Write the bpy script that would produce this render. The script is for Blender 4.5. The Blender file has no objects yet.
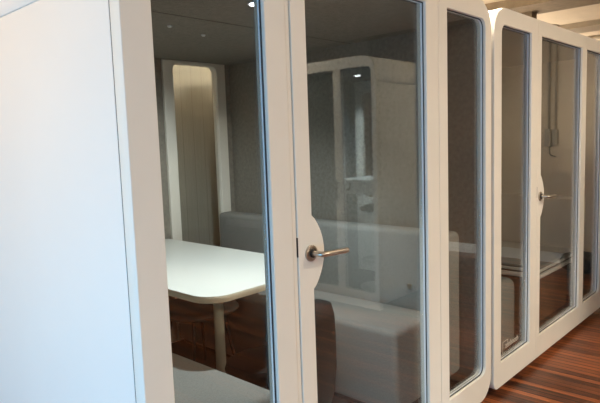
import bpy, bmesh, math, random
from mathutils import Vector, Matrix
random.seed(4)
C = bpy.context.scene.collection
PI = math.pi

# ------------------------------------------------------------------ materials
def newmat(name):
    m = bpy.data.materials.new(name); m.use_nodes = True
    nt = m.node_tree; nt.nodes.clear()
    out = nt.nodes.new('ShaderNodeOutputMaterial')
    return m, nt, out
def pbr(name, col, rough=.5, metal=0, noise=0, nscale=20, bump=0, bscale=200, emit=None, estr=0, spec=.5, stretch=(1,1,1)):
    m, nt, out = newmat(name); N = nt.nodes.new; L = nt.links.new
    b = N('ShaderNodeBsdfPrincipled'); L(b.outputs[0], out.inputs[0])
    b.inputs['Base Color'].default_value = (*col, 1); b.inputs['Roughness'].default_value = rough
    b.inputs['Metallic'].default_value = metal; b.inputs['Specular IOR Level'].default_value = spec
    tc = N('ShaderNodeTexCoord'); mp = N('ShaderNodeMapping'); mp.inputs['Scale'].default_value = stretch
    L(tc.outputs['Object'], mp.inputs[0])
    nz = N('ShaderNodeTexNoise'); nz.inputs['Scale'].default_value = nscale; nz.inputs['Detail'].default_value = 5
    L(mp.outputs[0], nz.inputs['Vector'])
    r = N('ShaderNodeMix'); r.data_type = 'RGBA'
    r.inputs[6].default_value = (*[c*(1-noise) for c in col], 1); r.inputs[7].default_value = (*[min(1, c*(1+noise)) for c in col], 1)
    mr = N('ShaderNodeMapRange'); mr.inputs[1].default_value = .3; mr.inputs[2].default_value = .7
    L(nz.outputs[0], mr.inputs[0]); L(mr.outputs[0], r.inputs[0]); L(r.outputs[2], b.inputs['Base Color'])
    if bump:
        n2 = N('ShaderNodeTexNoise'); n2.inputs['Scale'].default_value = bscale; n2.inputs['Detail'].default_value = 3
        L(mp.outputs[0], n2.inputs['Vector'])
        bp = N('ShaderNodeBump'); bp.inputs['Strength'].default_value = bump; bp.inputs['Distance'].default_value = .003
        L(n2.outputs[0], bp.inputs['Height']); L(bp.outputs[0], b.inputs['Normal'])
    if emit:
        b.inputs['Emission Color'].default_value = (*emit, 1); b.inputs['Emission Strength'].default_value = estr
    return m
def glassmat(name, tint, r0, gain=1.0):
    # clear pane: transmits straight through, reflects by the angle of view
    m, nt, out = newmat(name); N = nt.nodes.new; L = nt.links.new
    g = N('ShaderNodeNewGeometry'); dot = N('ShaderNodeVectorMath'); dot.operation = 'DOT_PRODUCT'
    L(g.outputs['Incoming'], dot.inputs[0]); L(g.outputs['Normal'], dot.inputs[1])
    ab = N('ShaderNodeMath'); ab.operation = 'ABSOLUTE'; L(dot.outputs['Value'], ab.inputs[0])
    s = N('ShaderNodeMath'); s.operation = 'SUBTRACT'; s.inputs[0].default_value = 1; L(ab.outputs[0], s.inputs[1])
    p = N('ShaderNodeMath'); p.operation = 'POWER'; p.inputs[1].default_value = 5; L(s.outputs[0], p.inputs[0])
    mu = N('ShaderNodeMath'); mu.operation = 'MULTIPLY_ADD'; mu.inputs[1].default_value = (1-r0)*gain; mu.inputs[2].default_value = r0
    L(p.outputs[0], mu.inputs[0])
    t = N('ShaderNodeBsdfTransparent'); t.inputs[0].default_value = (*tint, 1)
    gl = N('ShaderNodeBsdfGlossy'); gl.inputs['Roughness'].default_value = 0.0; gl.inputs[0].default_value = (1, 1, 1, 1)
    mx = N('ShaderNodeMixShader'); L(mu.outputs[0], mx.inputs[0]); L(t.outputs[0], mx.inputs[1]); L(gl.outputs[0], mx.inputs[2])
    L(mx.outputs[0], out.inputs[0]); return m
def emat(name, col, s):
    m, nt, out = newmat(name); e = nt.nodes.new('ShaderNodeEmission'); e.inputs[0].default_value = (*col, 1); e.inputs[1].default_value = s
    nt.links.new(e.outputs[0], out.inputs[0]); return m
def stripes(name, c1, c2, gap, w, axis, rough, groove=.05, vary=.35, spec=.5):
    # boards side by side along one axis, grooves between, grain running along them
    m, nt, out = newmat(name); N = nt.nodes.new; L = nt.links.new
    b = N('ShaderNodeBsdfPrincipled'); L(b.outputs[0], out.inputs[0]); b.inputs['Roughness'].default_value = rough
    b.inputs['Specular IOR Level'].default_value = spec
    tc = N('ShaderNodeTexCoord'); sp = N('ShaderNodeSeparateXYZ'); L(tc.outputs['Object'], sp.inputs[0])
    dv = N('ShaderNodeMath'); dv.operation = 'DIVIDE'; dv.inputs[1].default_value = w; L(sp.outputs[axis], dv.inputs[0])
    fl = N('ShaderNodeMath'); fl.operation = 'FLOOR'; L(dv.outputs[0], fl.inputs[0])
    fr = N('ShaderNodeMath'); fr.operation = 'FRACT'; L(dv.outputs[0], fr.inputs[0])
    wn = N('ShaderNodeTexWhiteNoise'); wn.noise_dimensions = '1D'; L(fl.outputs[0], wn.inputs['W'])
    mp = N('ShaderNodeMapping'); sc = [3, 3, 3]; sc[axis] = 60; mp.inputs['Scale'].default_value = sc
    L(tc.outputs['Object'], mp.inputs[0])
    # shift the grain of every board
    cb = N('ShaderNodeVectorMath'); cb.operation = 'ADD'; L(mp.outputs[0], cb.inputs[0]); L(wn.outputs['Color'], cb.inputs[1])
    nz = N('ShaderNodeTexNoise'); nz.inputs['Scale'].default_value = 1; nz.inputs['Detail'].default_value = 6; L(cb.outputs[0], nz.inputs['Vector'])
    av = N('ShaderNodeMath'); av.operation = 'MULTIPLY_ADD'; av.inputs[1].default_value = vary; L(wn.outputs['Value'], av.inputs[0])
    mr = N('ShaderNodeMapRange'); mr.inputs[1].default_value = .40; mr.inputs[2].default_value = .72; mr.inputs[4].default_value = 1-vary
    L(nz.outputs[0], mr.inputs[0]); L(mr.outputs[0], av.inputs[2])
    mx = N('ShaderNodeMix'); mx.data_type = 'RGBA'; mx.inputs[6].default_value = (*c1, 1); mx.inputs[7].default_value = (*c2, 1); L(av.outputs[0], mx.inputs[0])
    lt = N('ShaderNodeMath'); lt.operation = 'LESS_THAN'; lt.inputs[1].default_value = groove; L(fr.outputs[0], lt.inputs[0])
    m2 = N('ShaderNodeMix'); m2.data_type = 'RGBA'; m2.inputs[7].default_value = (*gap, 1); L(lt.outputs[0], m2.inputs[0]); L(mx.outputs[2], m2.inputs[6])
    L(m2.outputs[2], b.inputs['Base Color'])
    iv = N('ShaderNodeMath'); iv.operation = 'SUBTRACT'; iv.inputs[0].default_value = 1; L(lt.outputs[0], iv.inputs[1])
    bp = N('ShaderNodeBump'); bp.inputs['Distance'].default_value = .002; bp.inputs['Strength'].default_value = .5
    L(iv.outputs[0], bp.inputs['Height']); L(bp.outputs[0], b.inputs['Normal'])
    return m

PAINT = pbr('white_paint', (.78, .75, .68), .42, noise=.012, nscale=8, bump=.04, bscale=700, spec=.35)
SIDEP = pbr('side_laminate', (.80, .78, .74), .38, noise=.01, nscale=3, bump=.03, bscale=500)
SEAM = pbr('seam_dark', (.10, .085, .07), .8)
FELT = pbr('acoustic_felt', (.235, .22, .19), .95, noise=.13, nscale=45, bump=.4, bscale=300, spec=.1)
ALU = pbr('brushed_aluminium', (.62, .66, .70), .35, .3, noise=.03)
BEAD = pbr('glazing_bead', (.86, .88, .90), .4)
GASK = pbr('rubber_gasket', (.03, .035, .045), .6)
STEEL = pbr('satin_steel', (.50, .45, .39), .28, 1, noise=.05, nscale=60)
DARKM = pbr('dark_metal', (.035, .032, .03), .5, .6)
FELTB = pbr('blue_grey_felt', (.055, .072, .080), .95, noise=.12, nscale=45, bump=.4, bscale=300, spec=.1)
BENCH = pbr('bench_fabric', (.255, .255, .24), .95, noise=.12, nscale=130, bump=.5, bscale=450, spec=.15)
TABLET = pbr('table_laminate', (.84, .86, .82), .35, noise=.01)
TEDGE = pbr('table_edge', (.62, .55, .42), .5, noise=.05)
LEGM = pbr('table_leg_paint', (.60, .56, .44), .5, noise=.02)
SEATM = pbr('stool_seat', (.09, .085, .075), .7, noise=.1)
CHAIRM = pbr('chair_dark', (.010, .009, .008), .9, noise=.1)
CARPET = pbr('booth_carpet', (.016, .012, .010), .95, noise=.3, nscale=150, bump=.5)
FLOOR = stripes('floor_boards', (.020, .007, .005), (.46, .135, .042), (.006, .003, .002), .052, 0, .34, groove=.12, vary=.62)
BOARD = stripes('wall_boards', (.44, .42, .37), (.50, .475, .42), (.32, .29, .25), .11, 0, .6, groove=.04, vary=.3)
CEIL = pbr('ceiling_paint', (.74, .64, .51), .85, noise=.05, nscale=4)
BEAM = pbr('beam_brown', (.27, .21, .145), .7, noise=.15, nscale=10)
DUCT = pbr('duct_grey', (.36, .31, .24), .5, noise=.04)
WALLB = pbr('wall_beige', (.60, .50, .37), .8, noise=.04, nscale=6)
WALLD = pbr('wall_brown', (.19, .095, .045), .7, noise=.2, nscale=12, stretch=(1, 6, 1))
WALLL = pbr('wall_light', (.42, .36, .29), .85, noise=.04, nscale=5)
WHITE = pbr('white_gloss', (.75, .74, .71), .3, noise=.01)
BAGM = pbr('bag_black', (.012, .011, .012), .7, noise=.3, nscale=30, bump=.5, bscale=60)
GLASS = glassmat('pane_glass', (.95, .96, .95), .030, 1.9)
PRINT = pbr('white_print', (.62, .56, .48), .6)
LED = emat('led_face', (.95, .97, 1.0), 14)
LAMP = emat('lamp_face', (1, .80, .58), 5)

# ------------------------------------------------------------------ mesh helpers
def link(name, me, mat, parent=None, smooth=False):
    o = bpy.data.objects.new(name, me); C.objects.link(o)
    if mat: me.materials.clear(); me.materials.append(mat)
    if smooth:
        for p in me.polygons: p.use_smooth = True
    if parent: o.parent = parent
    return o
def frombm(name, bm, mat, parent=None, smooth=False, auto=None):
    bmesh.ops.recalc_face_normals(bm, faces=bm.faces)
    me = bpy.data.meshes.new(name); bm.to_mesh(me); bm.free()
    o = link(name, me, mat, parent, smooth)
    if auto is not None:
        me.set_sharp_from_angle(angle=math.radians(auto))
    return o
def bevmod(o, w, seg=2):
    md = o.modifiers.new('bevel', 'BEVEL'); md.width = w; md.segments = seg; md.limit_method = 'ANGLE'; md.angle_limit = math.radians(40)
    md.harden_normals = False
    return o
def addbox(bm, x0, x1, y0, y1, z0, z1):
    r = bmesh.ops.create_cube(bm, size=1)
    for v in r['verts']:
        v.co = Vector(((x0+x1)/2+v.co.x*(x1-x0), (y0+y1)/2+v.co.y*(y1-y0), (z0+z1)/2+v.co.z*(z1-z0)))
    return r['verts']
def box(name, b, mat, parent=None, bev=0, seg=2, smooth=False):
    bm = bmesh.new(); addbox(bm, *b); o = frombm(name, bm, mat, parent, smooth)
    if bev: bevmod(o, bev, seg)
    return o
def rrect(x0, x1, z0, z1, r, n=8):
    # r = radii for corners (bottom-left, bottom-right, top-right, top-left)
    if not isinstance(r, (tuple, list)): r = (r,)*4
    pts = []
    for (cx, cz, sx, sz, a0, rr) in ((x0, z0, 1, 1, PI, r[0]), (x1, z0, -1, 1, 1.5*PI, r[1]), (x1, z1, -1, -1, 0, r[2]), (x0, z1, 1, -1, .5*PI, r[3])):
        if rr <= 0: pts.append((cx, cz)); continue
        for k in range(n+1):
            a = a0+k/n*PI/2
            pts.append((cx+sx*rr+rr*math.cos(a), cz+sz*rr+rr*math.sin(a)))
    return pts
def plate(name, outer, holes, y0, y1, mat, parent=None, bev=.0, seg=2, flat=False):
    # outline in x,z extruded from y0 to y1 (flat=True: outline in x,y extruded in z)
    cu = bpy.data.curves.new('tmp', 'CURVE'); cu.dimensions = '2D'; cu.fill_mode = 'BOTH'; cu.extrude = (y1-y0)/2
    for poly in [outer]+list(holes):
        s = cu.splines.new('POLY'); s.points.add(len(poly)-1); s.use_cyclic_u = True
        for p, (u, v) in zip(s.points, poly): p.co = (u, v, 0, 1)
    t = bpy.data.objects.new('tmp', cu); C.objects.link(t)
    dg = bpy.context.evaluated_depsgraph_get(); dg.update()
    me = bpy.data.meshes.new_from_object(t.evaluated_get(dg))
    bpy.data.objects.remove(t); bpy.data.curves.remove(cu)
    bm = bmesh.new(); bm.from_mesh(me); bpy.data.meshes.remove(me)
    bmesh.ops.remove_doubles(bm, verts=bm.verts, dist=1e-5)
    bmesh.ops.dissolve_limit(bm, angle_limit=.01, verts=bm.verts, edges=bm.edges)
    mid = (y0+y1)/2
    for v in bm.verts:
        v.co = Vector((v.co.x, v.co.y, mid+v.co.z)) if flat else Vector((v.co.x, mid-v.co.z, v.co.y))
    o = frombm(name, bm, mat, parent)
    if bev: bevmod(o, bev, seg)
    return o
def tube(bm, pts, r, n=14, cap=True):
    pts = [Vector(p) for p in pts]; rings = []
    for i, p in enumerate(pts):
        d = (pts[min(i+1, len(pts)-1)]-pts[max(i-1, 0)]).normalized()
        up = Vector((0, 0, 1)) if abs(d.z) < .9 else Vector((1, 0, 0))
        a = d.cross(up).normalized(); b = d.cross(a).normalized()
        rr = r[i] if isinstance(r, (list, tuple)) else r
        rings.append([bm.verts.new(p+a*math.cos(2*PI*k/n)*rr+b*math.sin(2*PI*k/n)*rr) for k in range(n)])
    for A, B in zip(rings, rings[1:]):
        for k in range(n): bm.faces.new((A[k], A[(k+1) % n], B[(k+1) % n], B[k]))
    if cap: bm.faces.new(rings[0]); bm.faces.new(rings[-1][::-1])
def smoothpath(pts, rad=.02, n=6):
    pts = [Vector(p) for p in pts]; out = [pts[0]]
    for a, b, c in zip(pts, pts[1:], pts[2:]):
        p = b+(a-b).normalized()*rad; q = b+(c-b).normalized()*rad
        for k in range(n+1):
            t = k/n; out.append(p*(1-t)**2+b*2*t*(1-t)+q*t*t)
    out.append(pts[-1]); return out
def lathe(bm, prof, cx, cy, n=32):
    rings = []
    for r, z in prof: rings.append([bm.verts.new((cx+r*math.cos(2*PI*k/n), cy+r*math.sin(2*PI*k/n), z)) for k in range(n)])
    for A, B in zip(rings, rings[1:]):
        for k in range(n): bm.faces.new((A[k], A[(k+1) % n], B[(k+1) % n], B[k]))
    bm.faces.new(rings[0][::-1]); bm.faces.new(rings[-1])
def thing(name, label, cat, loc=(0, 0, 0), rz=0, group=None):
    o = bpy.data.objects.new(name, None); C.objects.link(o); o.location = loc; o.rotation_euler = (0, 0, rz); o.empty_display_size = .1
    o['label'] = label; o['category'] = cat
    if group: o['group'] = group
    return o
def tag(o, label, cat, group=None):
    o['label'] = label; o['category'] = cat
    if group: o['group'] = group
    return o
def struct(o): o['kind'] = 'structure'; return o

# ------------------------------------------------------------------ the room
def sbox(name, b, mat, parent=None): return struct(box(name, b, mat, parent))
sbox('floor', (-3.2, 13.2, -7.2, 2.8, -.1, 0), FLOOR)
# ceiling in front of / behind
sbox('ceiling', (-3.2, 13.2, -7.2, 2.8, 3.0, 3.1), CEIL)
sbox('wall_back', (-3.2, 13.2, 2.6, 2.7, 0, 3.0), BOARD)
sbox('wall_front', (-3.2, 13.2, -7.1, -7.0, 0, 3.0), WALLL)
sbox('wall_right', (13.0, 13.1, -7.0, 2.6, 0, 3.0), WALLB)
# left wall with a tall window opening
WX = -1.8
wl = plate('wall_left', [(-7.0, 0), (2.6, 0), (2.6, 3.0), (-7.0, 3.0)], [rrect(-3.1, 1.4, .08, 1.15, 0)], -.05, .05, WALLL)
wl.rotation_euler = (0, 0, PI/2); wl.location = (WX, 0, 0); struct(wl)
wn = struct(bpy.data.objects.new('window_1', None)); C.objects.link(wn); wn.location = (WX, 0, 0); wn.rotation_euler = (0, 0, PI/2)
plate('window_frame', rrect(-3.09, 1.39, .09, 1.14, 0), [rrect(-3.04+k*1.47, -1.63+k*1.47, .14, 1.09, 0) for k in range(3)], -.03, .03, WHITE, wn)
for k in range(3): box('pane', (-3.04+k*1.47, -1.63+k*1.47, -.004, .004, .14, 1.09), GLASS, wn)
# end wall seen mirrored in the glass
ew = struct(bpy.data.objects.new('wall_end', None)); C.objects.link(ew)
box('wall_face', (6.9, 7.0, -1.75, -.30, 0, 2.99), WALLB, ew)
box('wall_panelling', (6.9, 7.0, -3.55, -1.75, 0, 2.99), WALLD, ew)
box('wall_face', (6.9, 7.0, -6.98, -3.55, 0, 2.99), WALLL, ew)
struct(box('baseboard_end', (6.875, 6.9, -6.9, -.30, 0, .12), WHITE))
# ceiling beams
struct(box('trim_1', (6.35, 6.92, -.2, 2.55, 2.90, 3.0), BEAM))
struct(box('trim_2', (8.45, 8.95, -.5, 2.55, 2.93, 3.0), DUCT))
jb = tag(box('junction_box', (6.70, 6.85, 1.18, 1.36, 2.815, 2.9), BEAM, None, .006), 'small brown junction box under the ceiling beam above the far booth', 'junction box')
cd = bmesh.new(); tube(cd, [(9.8, 2.5, 2.965), (9.8, -1, 2.965)], .03)
tag(frombm('ceiling_conduit', cd, DUCT, None, True), 'thin grey conduit running along the ceiling past the far booth', 'conduit')

# switch box with two conduits on the end wall
sb = thing('switch_box', 'pale wall switch box with two thin vertical conduits, mirrored in the far booth door glass', 'switch box', (6.9, -.95, 1.37))
box('enclosure', (-.07, 0, -.065, .00, 0, .20), DUCT, sb, .006)
box('enclosure', (-.06, 0, .02, .075, .02, .19), DUCT, sb, .006)
for yy in (-.03, .045):
    b = bmesh.new(); tube(b, [(-.025, yy, .19), (-.025, yy, 1.62)], .012); frombm('conduit', b, DUCT, sb, True)
b = bmesh.new(); tube(b, smoothpath([(-.03, -.02, 0), (-.03, -.02, -.10), (-.03, .05, -.12)], .03), .006); frombm('cable', b, DARKM, sb, True)

# ------------------------------------------------------------------ booths
H = 2.235; Z0 = .045; FT = .049
def lever(parent, x, z, s=1.0):
    h = bpy.data.objects.new('handle', None)
    b = bmesh.new(); lathe(b, [(.0, -.009), (.026, -.009), (.030, -.006), (.030, 0), (.0, 0)][1:-1], 0, 0, 32)
    for v in b.verts: v.co = Vector((x+v.co.x, v.co.z, z+v.co.y))
    rose = frombm('handle_rose', b, STEEL, parent, True, 35)
    b = bmesh.new(); tube(b, smoothpath([(x, -.004, z), (x, -.058, z), (x+.140*s, -.058, z-.006)], .028), .0102, 18)
    frombm('lever_handle', b, STEEL, rose, True, 50)
    b = bmesh.new(); tube(b, [(x, -.003, z-.0), (x, -.014, z)], .016, 20); frombm('handle_collar', b, DARKM, rose, True, 40)
    return rose
def opening(parent, x0, x1, z0, z1, r, top, glassname='glass_pane', reveal=FT):
    # gasket, aluminium bead and pane inside an opening
    def off(d): return rrect(x0+d, x1-d, z0+d, z1-d, [max(q-d, .0) for q in r])
    plate('glazing_gasket', off(.0005), [off(.006)], .0145, .0180, GASK, parent)
    plate('glazing_bead', off(.0008), [off(.004)], .0183, .0288, BEAD, parent)
    g = plate(glassname, off(.0042), [], .029, .034, GLASS, parent)
    return g
def rail(parent): pass
def booth(root, W, D, panels, backwin=None, FELT=FELT):
    R = .15
    n = len(panels)
    for i, p in enumerate(panels):
        a, b, ga, gb = p['x']; zb, zt_ = p.get('z', (.19, 2.142)); gr = p.get('r', (0, 0, 0, 0))
        outer = rrect(a, b, Z0, H, (p.get('ob', (.0, .0))[0], p.get('ob', (0, 0))[1], R if i == n-1 else 0, R if i == 0 else 0), 12)
        hole = rrect(ga, gb, zb, zt_, gr)
        if p.get('door'):
            # swelling of the stile behind the handle
            hz = p['hz']; pts = []
            for k in range(25):
                t = k/24; zz = hz+.137-(.274)*t
                bul = .064*math.sin(PI*t)**.75
                pts.append((ga+bul, zz))
            hole = [(ga, zb), (gb, zb), (gb, zt_), (ga, zt_)]+pts
            dr = bpy.data.objects.new('door', None); C.objects.link(dr); dr.parent = root
            plate('door_frame', outer, [hole], 0, FT, PAINT, dr, .0025, 2)
            opening_door(dr, ga, gb, zb, zt_, hole)
            lever(dr, ga-.012, hz, p.get('ls', 1))
            box('strike_plate', (a-.0035, a-.0003, .0, .02, hz-.005, hz+.065), DARKM, dr)
        elif p.get('felt'):
            plate('front_panel', outer, [hole], 0, FT, PAINT, root, .0025, 2)
            opening(root, ga, gb, zb, zt_, gr, True)
        else:
            plate('front_panel', outer, [hole], 0, FT, PAINT, root, .0025, 2)
            opening(root, ga, gb, zb, zt_, gr, True)
    # body behind the front
    Y0 = FT+.004; t = .035
    box('side_panel', (0, t, Y0, D, .20, 2.002), SIDEP, root, .0015)
    box('side_panel', (W-t, W, Y0, D, .20, 2.002), SIDEP, root, .0015)
    # roof and base caps with rounded edges
    def cap(name, z0, z1, top):
        o_ = rrect(0, W, z0, z1, (0, 0, R, R) if top else (.12, .12, 0, 0), 12)
        i_ = rrect(t, W-t, z0 if top else z0+.055, z1-.055 if top else z1, 0)
        if top: poly = [(0, z0)]+[q for q in o_ if q[1] > z0+1e-6]+[]
        # outline as a U-shaped section
        if top:
            arc = [q for q in o_ if q[1] > z0+1e-5]      # right side up, over, left side down
            poly = [(W, z0)]+arc+[(0, z0), (t, z0), (t, z1-.07), (W-t, z1-.07), (W-t, z0)]
        else:
            arc = [q for q in o_ if q[1] < z1-1e-5]
            poly = [(0, z1)]+arc+[(W, z1), (W-t, z1), (W-t, z0+.05), (t, z0+.05), (t, z1)]
        return plate(name, poly, [], Y0, D, SIDEP, root, .001, 1)
    cap('roof_panel', 2.006, H, True); cap('base_panel', Z0, .196, False)
    box('seam_strip', (.0012, t-.003, Y0-.0036, Y0-.0003, .2, 2.08), SEAM, root)
    # interior linings
    box('ceiling_lining', (t+.002, W-t-.002, Y0+.002, D-.06, H-.095, H-.072), FELT, root)
    box('wall_lining', (t+.001, t+.03, Y0+.002, D-.06, .099, H-.0955), FELT, root)
    box('wall_lining', (W-t-.03, W-t-.001, Y0+.002, D-.06, .099, H-.0955), FELT, root)
    box('booth_floor', (t+.002, W-t-.002, Y0+.002, D-.06, Z0+.051, .098), CARPET, root)
    holes = []
    if backwin:
        x0, x1, z0, z1 = backwin; holes = [rrect(x0, x1, z0, z1, .05)]
    plate('back_panel', [(t+.001, .099), (W-t-.001, .099), (W-t-.001, H-.072), (t+.001, H-.072)], [[(backwin[0]-.085, .10), (backwin[1]+.085, .10), (backwin[1]+.085, H-.096), (backwin[0]-.085, H-.106)]] if backwin else [], D-.058, D-.025, FELT, root)
    if backwin:
        x0, x1, z0, z1 = backwin
        fr = plate('back_window_frame', rrect(x0-.083, x1+.083, .102, H-.098, 0), holes, D-.075, D-.012, PAINT, root, .004, 2)
        plate('back_window_pane', rrect(x0+.001, x1-.001, z0+.001, z1-.001, .049), [], D-.045, D-.040, GLASS, fr)
    # levelling feet
    for fx in (.16, W-.16):
        for fy in (.16, D-.16):
            b = bmesh.new(); lathe(b, [(.03, 0), (.03, .008), (.012, .012), (.012, Z0+.0005)], fx, fy, 16); frombm('levelling_foot', b, DARKM, root, True, 40)
def opening_door(parent, ga, gb, zb, zt, hole):
    def inset(d):
        cx = sum(q[0] for q in hole)/len(hole)
        out = []
        for (x, z) in hole:
            x2 = x-(d if x > (ga+gb)/2 else -d); z2 = z
            if abs(z-zb) < 1e-6: z2 = z+d
            if abs(z-zt) < 1e-6: z2 = z-d
            out.append((x2, z2))
        return out
    plate('glazing_gasket', inset(.0005), [inset(.006)], .0145, .0180, GASK, parent)
    plate('glazing_bead', inset(.0008), [inset(.004)], .0183, .0288, BEAD, parent)
    plate('glass_pane', inset(.0042), [], .029, .034, GLASS, parent)

# near booth: x .80 to 3.03 in the room
X1 = .81
b1 = thing('meeting_booth', 'large white meeting booth nearest the camera with rounded corners and glass front', 'office booth', (X1, 0, 0))
booth(b1, 2.222, 2.16, [
    dict(x=(0, .618, .097, .522), r=(.05, 0, 0, .05)),
    dict(x=(.6445, 1.650, .722, 1.54), door=1, hz=1.130),
    dict(x=(1.653, 2.222, 1.735, 2.152), r=(0, .05, .05, 0), ob=(0, .13))],
    backwin=(1.625, 2.02, .19, 2.115))
box('door_jamb_trim', (.6215, .6400, .004, FT, Z0, H), PAINT, b1, .001)
box('door_seam', (.6182, .6212, .012, FT, Z0, H), SEAM, b1)
box('door_seam', (.6403, .6442, .012, FT, Z0, H), SEAM, b1)
# small downlight in the booth ceiling, and two sensors
dl = bmesh.new(); lathe(dl, [(.034, 2.1345), (.034, 2.1395)], .955, .50, 24)
ring = frombm('downlight', dl, ALU, b1, True, 40)
dl = bmesh.new(); lathe(dl, [(.024, 2.1315), (.024, 2.1342)], .955, .50, 24); frombm('diffuser', dl, LED, ring, True, 40)
for (sx, sy) in ((.935, 1.112), (1.221, 1.206)):
    dl = bmesh.new(); lathe(dl, [(.008, 2.129), (.013, 2.134), (.013, 2.1395)], sx, sy, 16); frombm('ceiling_sensor', dl, ALU, b1, True, 40)
box('ceiling_joint', (.07, 2.16, .9, .906, 2.1385, 2.1399), SEAM, b1)

# far booth: x 3.065 to 5.25
X2 = 3.068
b2 = thing('meeting_booth', 'white glass fronted booth farther right, with printed lettering low on its left pane', 'office booth', (X2, .0, 0))
booth(b2, 2.21, 2.16, [
    dict(x=(0, .640, .098, .535), r=(0.0, 0, 0, .05), ob=(.055, 0)),
    dict(x=(.643, 1.560, .702, 1.508), door=1, hz=1.125, ls=.8),
    dict(x=(1.563, 2.21, 1.615, 2.04), r=(0, .05, .05, 0), ob=(0, .1))],
    backwin=(1.61, 1.97, .19, 2.095))
# lettering on the lower left pane
txt = bpy.data.curves.new('tmp', 'FONT'); txt.body = 'zenbooth'; txt.size = .052; txt.extrude = .0005
to = bpy.data.objects.new('tmp', txt); C.objects.link(to)
dg = bpy.context.evaluated_depsgraph_get(); dg.update()
me = bpy.data.meshes.new_from_object(to.evaluated_get(dg)); bpy.data.objects.remove(to)
lt = link('pane_lettering', me, PRINT, b2); lt.rotation_euler = (PI/2, 0, 0); lt.location = (3.292-X2, .0278, .236)
bk = bmesh.new()
addbox(bk, .186, .190, .0275, .0285, .190, .285); addbox(bk, .186, .262, .0275, .0285, .281, .285); addbox(bk, .186, .262, .0275, .0285, .190, .194)
addbox(bk, .258, .262, .0275, .0285, .262, .285); addbox(bk, .258, .262, .0275, .0285, .190, .205)
frombm('pane_bracket_mark', bk, PRINT, b2)

# booth across the aisle, seen mirrored in the near booth's door
b3 = thing('phone_booth', 'single phone booth across the aisle, mirrored in the near booth door glass', 'office booth', (3.98, -1.37, 0), -PI/2)
booth(b3, 1.12, 1.08, [
    dict(x=(0, .400, .045, .375), r=(0, 0, .0, .05)),
    dict(x=(.403, 1.12, .455, 1.06), r=(0, .05, .05, 0))],
    backwin=(.55, .90, .9, 2.02), FELT=FELTB)
box('privacy_panel', (.44, 1.05, .06, .075, .11, H-.11), FELTB, b3)
b = bmesh.new()
tube(b, [(.418, -.035, 1.00), (.418, -.035, 1.17)], .011)
tube(b, [(.418, 0, 1.02), (.418, -.035, 1.02)], .007); tube(b, [(.418, 0, 1.15), (.418, -.035, 1.15)], .007)
frombm('door_pull', b, DARKM, b3, True, 50)

# ------------------------------------------------------------------ benches
def soft(name, b, parent, bev=.03, mat=BENCH): 
    o = box(name, b, mat, parent, bev, 4, True); return o
rb = thing('bench', 'grey upholstered bench along the right wall of the near booth, behind the door glass', 'bench', (2.33, .2, .10))
soft('seat', (0, .415, -.02, 1.86, .03, .468), rb, .035)
soft('backrest', (.42, .56, -.09, 1.86, .10, .912), rb, .035)
box('plinth', (.04, .54, .04, 1.84, .0, .028), DARKM, rb)
ou = box('power_outlet', (.4145, .4195, .14, .17, .575, .605), STEEL, rb, .002)
lb = thing('bench', 'grey upholstered bench in the lower left of the near booth, left of the table', 'bench', (.88, .12, .10))
soft('seat', (.20, .64, .08, 1.92, .03, .455), lb, .035)
soft('backrest', (.0, .19, .45, 1.92, .10, .912), lb, .035)
box('plinth', (.03, .60, .10, 1.9, 0, .028), DARKM, lb)
# far booth
fb = thing('bench', 'low bench with white edging inside the far booth, behind its door glass', 'bench', (4.10, .12, .10))
plate('seat', rrect(0, .84, 0, 1.9, .03), [], .455, .478, BENCH, fb, .004, 2, True)
plate('seat_edging', rrect(0, .84, 0, 1.9, .03), [], .432, .453, WHITE, fb, .003, 2, True)
box('dark_groove', (.012, .83, .012, 1.89, .418, .431), SEAM, fb)  # dark recessed strip between the two white edgings
plate('lower_edging', rrect(0, .84, 0, 1.9, .03), [], .385, .417, WHITE, fb, .003, 2, True)
box('plinth', (.08, .83, .08, 1.86, 0, .384), WALLD, fb)
soft('backrest', (.845, .985, -.02, 1.9, .10, .90), fb, .03)
sl = thing('bench', 'grey upholstered bench with rounded end behind the far booth left pane', 'bench', (3.15, .10, .10))
soft('seat', (.0, .50, .0, 1.9, .03, .50), sl, .06)
soft('backrest', (.0, .14, .45, 1.9, .51, .90), sl, .03)
box('plinth', (.03, .46, .1, 1.88, 0, .028), DARKM, sl)

# ------------------------------------------------------------------ table and chairs of the near booth
tb = thing('table', 'white meeting table with rounded corners inside the near booth', 'table', (1.915, 1.2, .10))
plate('table_top', rrect(-.445, .385, -.655, .86, (.12, .17, .02, .02), 12), [], .772, .776, TABLET, tb, .0012, 2, True)
plate('table_edge', rrect(-.446, .386, -.656, .861, (.12, .17, .02, .02), 12), [], .744, .7718, TEDGE, tb, .003, 2, True)
for yy in (-.15, .60):
    b = bmesh.new(); lathe(b, [(.17, 0), (.17, .006), (.035, .014), (.0275, .02), (.0275, .742), ], 0, yy, 28); frombm('leg', b, LEGM, tb, True, 35)
def roundseat(bm, rx, ry, z0, z1, cx=0, cy=0, n=36, p=2.6):
    prof = [(.80, z0), (.95, z0+.012), (1, (z0+z1)/2), (.95, z1-.012), (.80, z1-.002), (.4, z1)]
    rings = []
    for s, z in prof:
        ring = []
        for k in range(n):
            a = 2*PI*k/n; c, d = math.cos(a), math.sin(a)
            ring.append(bm.verts.new((cx+rx*s*abs(c)**(2/p)*math.copysign(1, c), cy+ry*s*abs(d)**(2/p)*math.copysign(1, d), z)))
        rings.append(ring)
    for A, B in zip(rings, rings[1:]):
        for k in range(n): bm.faces.new((A[k], A[(k+1) % n], B[(k+1) % n], B[k]))
    bm.faces.new(rings[0][::-1]); bm.faces.new(rings[-1])
st = thing('stool', 'dark round seated stool with thin splayed legs under the white table', 'stool', (2.08, 1.47, .099))
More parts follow.
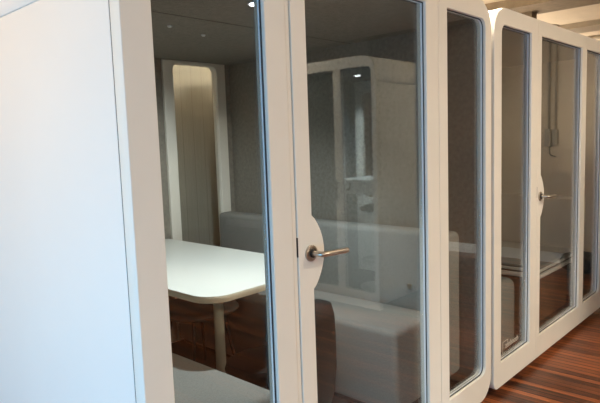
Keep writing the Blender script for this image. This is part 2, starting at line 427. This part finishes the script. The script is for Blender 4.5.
b = bmesh.new(); roundseat(b, .24, .24, .40, .46); frombm('seat', b, SEATM, st, True, 50)
for sx in (-1, 1):
    for sy in (-1, 1):
        b = bmesh.new(); tube(b, [(sx*.11, sy*.11, .41), (sx*.17, sy*.17, 0)], [.012, .008], 10); frombm('leg', b, DARKM, st, True, 50)
# dark tub chair behind the door glass
tc = thing('tub_chair', 'low dark tub chair just inside the near booth, below the door handle', 'chair', (1.885, .50, .099))
b = bmesh.new(); n = 28
secs = [(.12, .15), (.15, .17), (.17, .22), (.185, .34), (.185, .50), (.18, .60), (.165, .655), (.12, .675)]
rings = []
for r, z in secs: rings.append([b.verts.new((r*1.15*math.cos(2*PI*k/n), r*.55*math.sin(2*PI*k/n)-.10, z)) for k in range(n)])
for A, B in zip(rings, rings[1:]):
    for k in range(n): b.faces.new((A[k], A[(k+1) % n], B[(k+1) % n], B[k]))
b.faces.new(rings[0][::-1]); b.faces.new(rings[-1])
frombm('backrest', b, CHAIRM, tc, True, 60)
b = bmesh.new(); roundseat(b, .19, .17, .28, .37, 0, .17); frombm('seat', b, CHAIRM, tc, True, 50)
for sx in (-1, 1):
    for sy in (-.08, .24):
        b = bmesh.new(); tube(b, [(sx*.11, sy, .285 if sy > 0 else .17), (sx*.13, sy, 0)], [.011, .008], 10); frombm('leg', b, DARKM, tc, True, 50)

# ------------------------------------------------------------------ inside the booth across the aisle
dk = thing('desk_shelf', 'white desk shelf with an upstand inside the booth mirrored in the near door', 'desk', (4.45, -2.0, 0))
plate('desk_top', rrect(-.38, .48, .13, .56, (.05, .02, .02, .02), 12), [], 1.15, 1.175, TABLET, dk, .004, 2, True)
box('upstand', (.455, .478, .14, .55, 1.176, 1.27), WHITE, dk, .004)
box('apron', (-.35, -.33, .15, .54, 1.04, 1.149), WHITE, dk, .003)
b = bmesh.new(); tube(b, smoothpath([(-.36, .25, 1.145), (-.36, .25, 1.08), (-.36, .18, 1.08)], .02), .009); frombm('hook', b, DARKM, dk, True, 50)
for yy in (.18, .50):
    b = bmesh.new(); tube(b, [(.3, yy, 1.149), (.3, yy, .099)], .025); frombm('leg', b, DARKM, dk, True, 50)
added_lamp = bmesh.new(); lathe(added_lamp, [(.03, 2.1315), (.03, 2.1395)], .56, .5, 24); frombm('downlight', added_lamp, LED, b3, True, 40)  # lamp face added in this booth to go with the desk fill
desk_fill = bpy.data.lights.new('downlight_beam', 'SPOT'); desk_fill.energy = 330; desk_fill.spot_size = math.radians(140); desk_fill.spot_blend = .6; desk_fill.shadow_soft_size = .03; desk_fill.color = (.8, .93, 1)  # added fill spot that brightens the desk and booth interior
desk_fill_obj = bpy.data.objects.new('downlight_beam', desk_fill); C.objects.link(desk_fill_obj); desk_fill_obj.location = (4.48, -1.93, 2.12)
bs = thing('bar_stool', 'dark swivel bar stool with foot ring inside the mirrored booth', 'stool', (4.50, -1.72, .099))
b = bmesh.new(); roundseat(b, .17, .17, .74, .80); frombm('seat', b, CHAIRM, bs, True, 50)
b = bmesh.new(); lathe(b, [(.20, 0), (.20, .008), (.03, .02), (.025, .03), (.025, .74)], 0, 0, 28); frombm('pedestal', b, STEEL, bs, True, 35)
b = bmesh.new(); tube(b, [(.17*math.cos(2*PI*k/28), .17*math.sin(2*PI*k/28), .27) for k in range(29)], .009, 8)
for k in range(4): tube(b, [(0, 0, .27), (.17*math.cos(PI/2*k), .17*math.sin(PI/2*k), .27)], .007, 8)
frombm('foot_ring', b, STEEL, bs, True, 50)

# ------------------------------------------------------------------ black bag on the floor near the end wall
b = bmesh.new(); bmesh.ops.create_icosphere(b, subdivisions=4, radius=1)
for v in b.verts:
    c = v.co.copy(); w = .04*math.sin(9*c.x+3*c.z)+.03*math.sin(13*c.y+5*c.x)
    z = c.z*.17+.17
    v.co = Vector((c.x*(.2+w*.4), c.y*(.24+w*.5)*(1.08-.3*max(0, c.z)), max(0.0, z*(1+w))))
bg = frombm('bag', b, BAGM, None, True); bg.location = (6.5, -.50, 0); bg.scale = (.8, .8, .72)
tag(bg, 'black soft bag on the floor by the end wall, mirrored in the far booth glass', 'bag')

# ------------------------------------------------------------------ lamps
def area(name, loc, rot, sx, sy, power, col):
    l = bpy.data.lights.new(name, 'AREA'); l.shape = 'RECTANGLE'; l.size = sx; l.size_y = sy; l.energy = power; l.color = col
    o = bpy.data.objects.new(name, l); C.objects.link(o); o.location = loc; o.rotation_euler = rot; return o
lamps = [(-.75, .75), (2.2, -4.2), (3.5, -2.6), (2.6, .55), (3.9, .55), (-1.0, -4.4), (8.6, 1.8), (10.2, -2.5)]
names = ['above the aisle left of the near booth', 'over the middle of the room', 'near the end wall', 'above the roof of the near booth',
         'above the roof of the far booth', 'toward the back left of the room', 'beyond the far booth', 'in the far right of the room']
for (x, y), nm in zip(lamps, names):
    t = thing('ceiling_lamp', 'square warm ceiling lamp ' + nm, 'lamp', (x, y, 3.0), 0, 'square ceiling lamps')
    plate('lamp_frame', rrect(-.31, .31, -.31, .31, .02), [rrect(-.285, .285, -.285, .285, .01)], -.05, -.0005, WHITE, t, .003, 2, True)
    box('diffuser', (-.284, .284, -.284, .284, -.03, -.024), LAMP, t)
    pw = {0: 52, 1: 122, 2: 74, 3: 24, 4: 75, 5: 55, 6: 30, 7: 30}[lamps.index((x, y))]
    area('lamp_light', (x, y, 2.94), (0, 0, 0), .56, .56, pw, (1, .66, .34) if (x, y) == lamps[0] else (1, .885, .70))
area('daylight', (WX+.12, -.6, .58), (0, -PI/2, 0), .85, 3.8, 92, (.10, .56, 1.0))
# warm strip lamp washing the boarded wall behind the booths
ws = thing('strip_lamp', 'long warm strip lamp on the boarded wall behind the near booth', 'lamp', (2.7, 2.569, 2.45))
box('housing', (-1.6, 1.6, -.06, .03, 0, .05), WHITE, ws, .004)
box('diffuser', (-1.58, 1.58, -.05, .02, -.012, -.0005), emat('strip_face', (1, .84, .62), 1.2), ws)
area('strip_light', (2.7, 2.5, 2.43), (math.radians(18), 0, 0), 3.1, .06, 3.5, (1, .84, .62))
# unseen uplighters behind the far booth, added to brighten the ceiling
for k, x in enumerate((5.2, 7.6, 10.0)):
    u = thing('added_uplight', 'small unseen uplighter added to brighten the ceiling, number', 'lamp', (x, 2.6, 1.15), 0, 'added uplighters')
    u['label'] = 'small unseen uplighter behind the far booth, added to brighten the ceiling'
    b = bmesh.new(); lathe(b, [(.05, 0), (.09, .02), (.10, .12), (.088, .12), (.08, .03)], 0, -.12, 24); frombm('shade', b, WHITE, u, True, 40)
    box('bracket', (-.02, .02, -.03, 0, .02, .07), WHITE, u)
    area('ceiling_fill', (x, 2.48, 1.25), (PI-.45, 0, 0), .12, .12, 66, (1, .84, .64))
# light from the booth downlight
sp = bpy.data.lights.new('downlight_beam', 'SPOT'); sp.energy = 88; sp.spot_size = math.radians(125); sp.spot_blend = .6; sp.shadow_soft_size = .03; sp.color = (.88, .98, 1)
so = bpy.data.objects.new('downlight_beam', sp); C.objects.link(so); so.location = (X1+.955, .50, 2.115); so.rotation_euler = (math.radians(26), 0, 0)

w = bpy.data.worlds.new('sky'); bpy.context.scene.world = w; w.use_nodes = True
w.node_tree.nodes['Background'].inputs[0].default_value = (.55, .75, 1, 1); w.node_tree.nodes['Background'].inputs[1].default_value = 1.0

# ------------------------------------------------------------------ camera
X = Vector((0.67809942, 0.10133253, -0.72795117)); Y = Vector((-0.73415837, 0.04684855, -0.6773601)); Z = Vector((-0.03453515, 0.99374893, 0.1061621))
# rows are the room axes in camera space, so they form the camera-to-room rotation
M = Matrix((X, Y, Z)).to_4x4(); q = M.to_quaternion(); q.normalize()
cam = bpy.data.cameras.new('camera'); co = bpy.data.objects.new('camera', cam); C.objects.link(co)
co.rotation_mode = 'QUATERNION'; co.rotation_quaternion = q; co.location = (0, -1.36943, 1.53817)
cam.sensor_fit = 'HORIZONTAL'; cam.sensor_width = 36; cam.lens = 571.11*36/600; cam.clip_start = .02
bpy.context.scene.camera = co
vs = bpy.context.scene.view_settings
vs.view_transform = 'Standard'; vs.look = 'None'; vs.exposure = 0.0; vs.gamma = 1; vs.use_curve_mapping = False
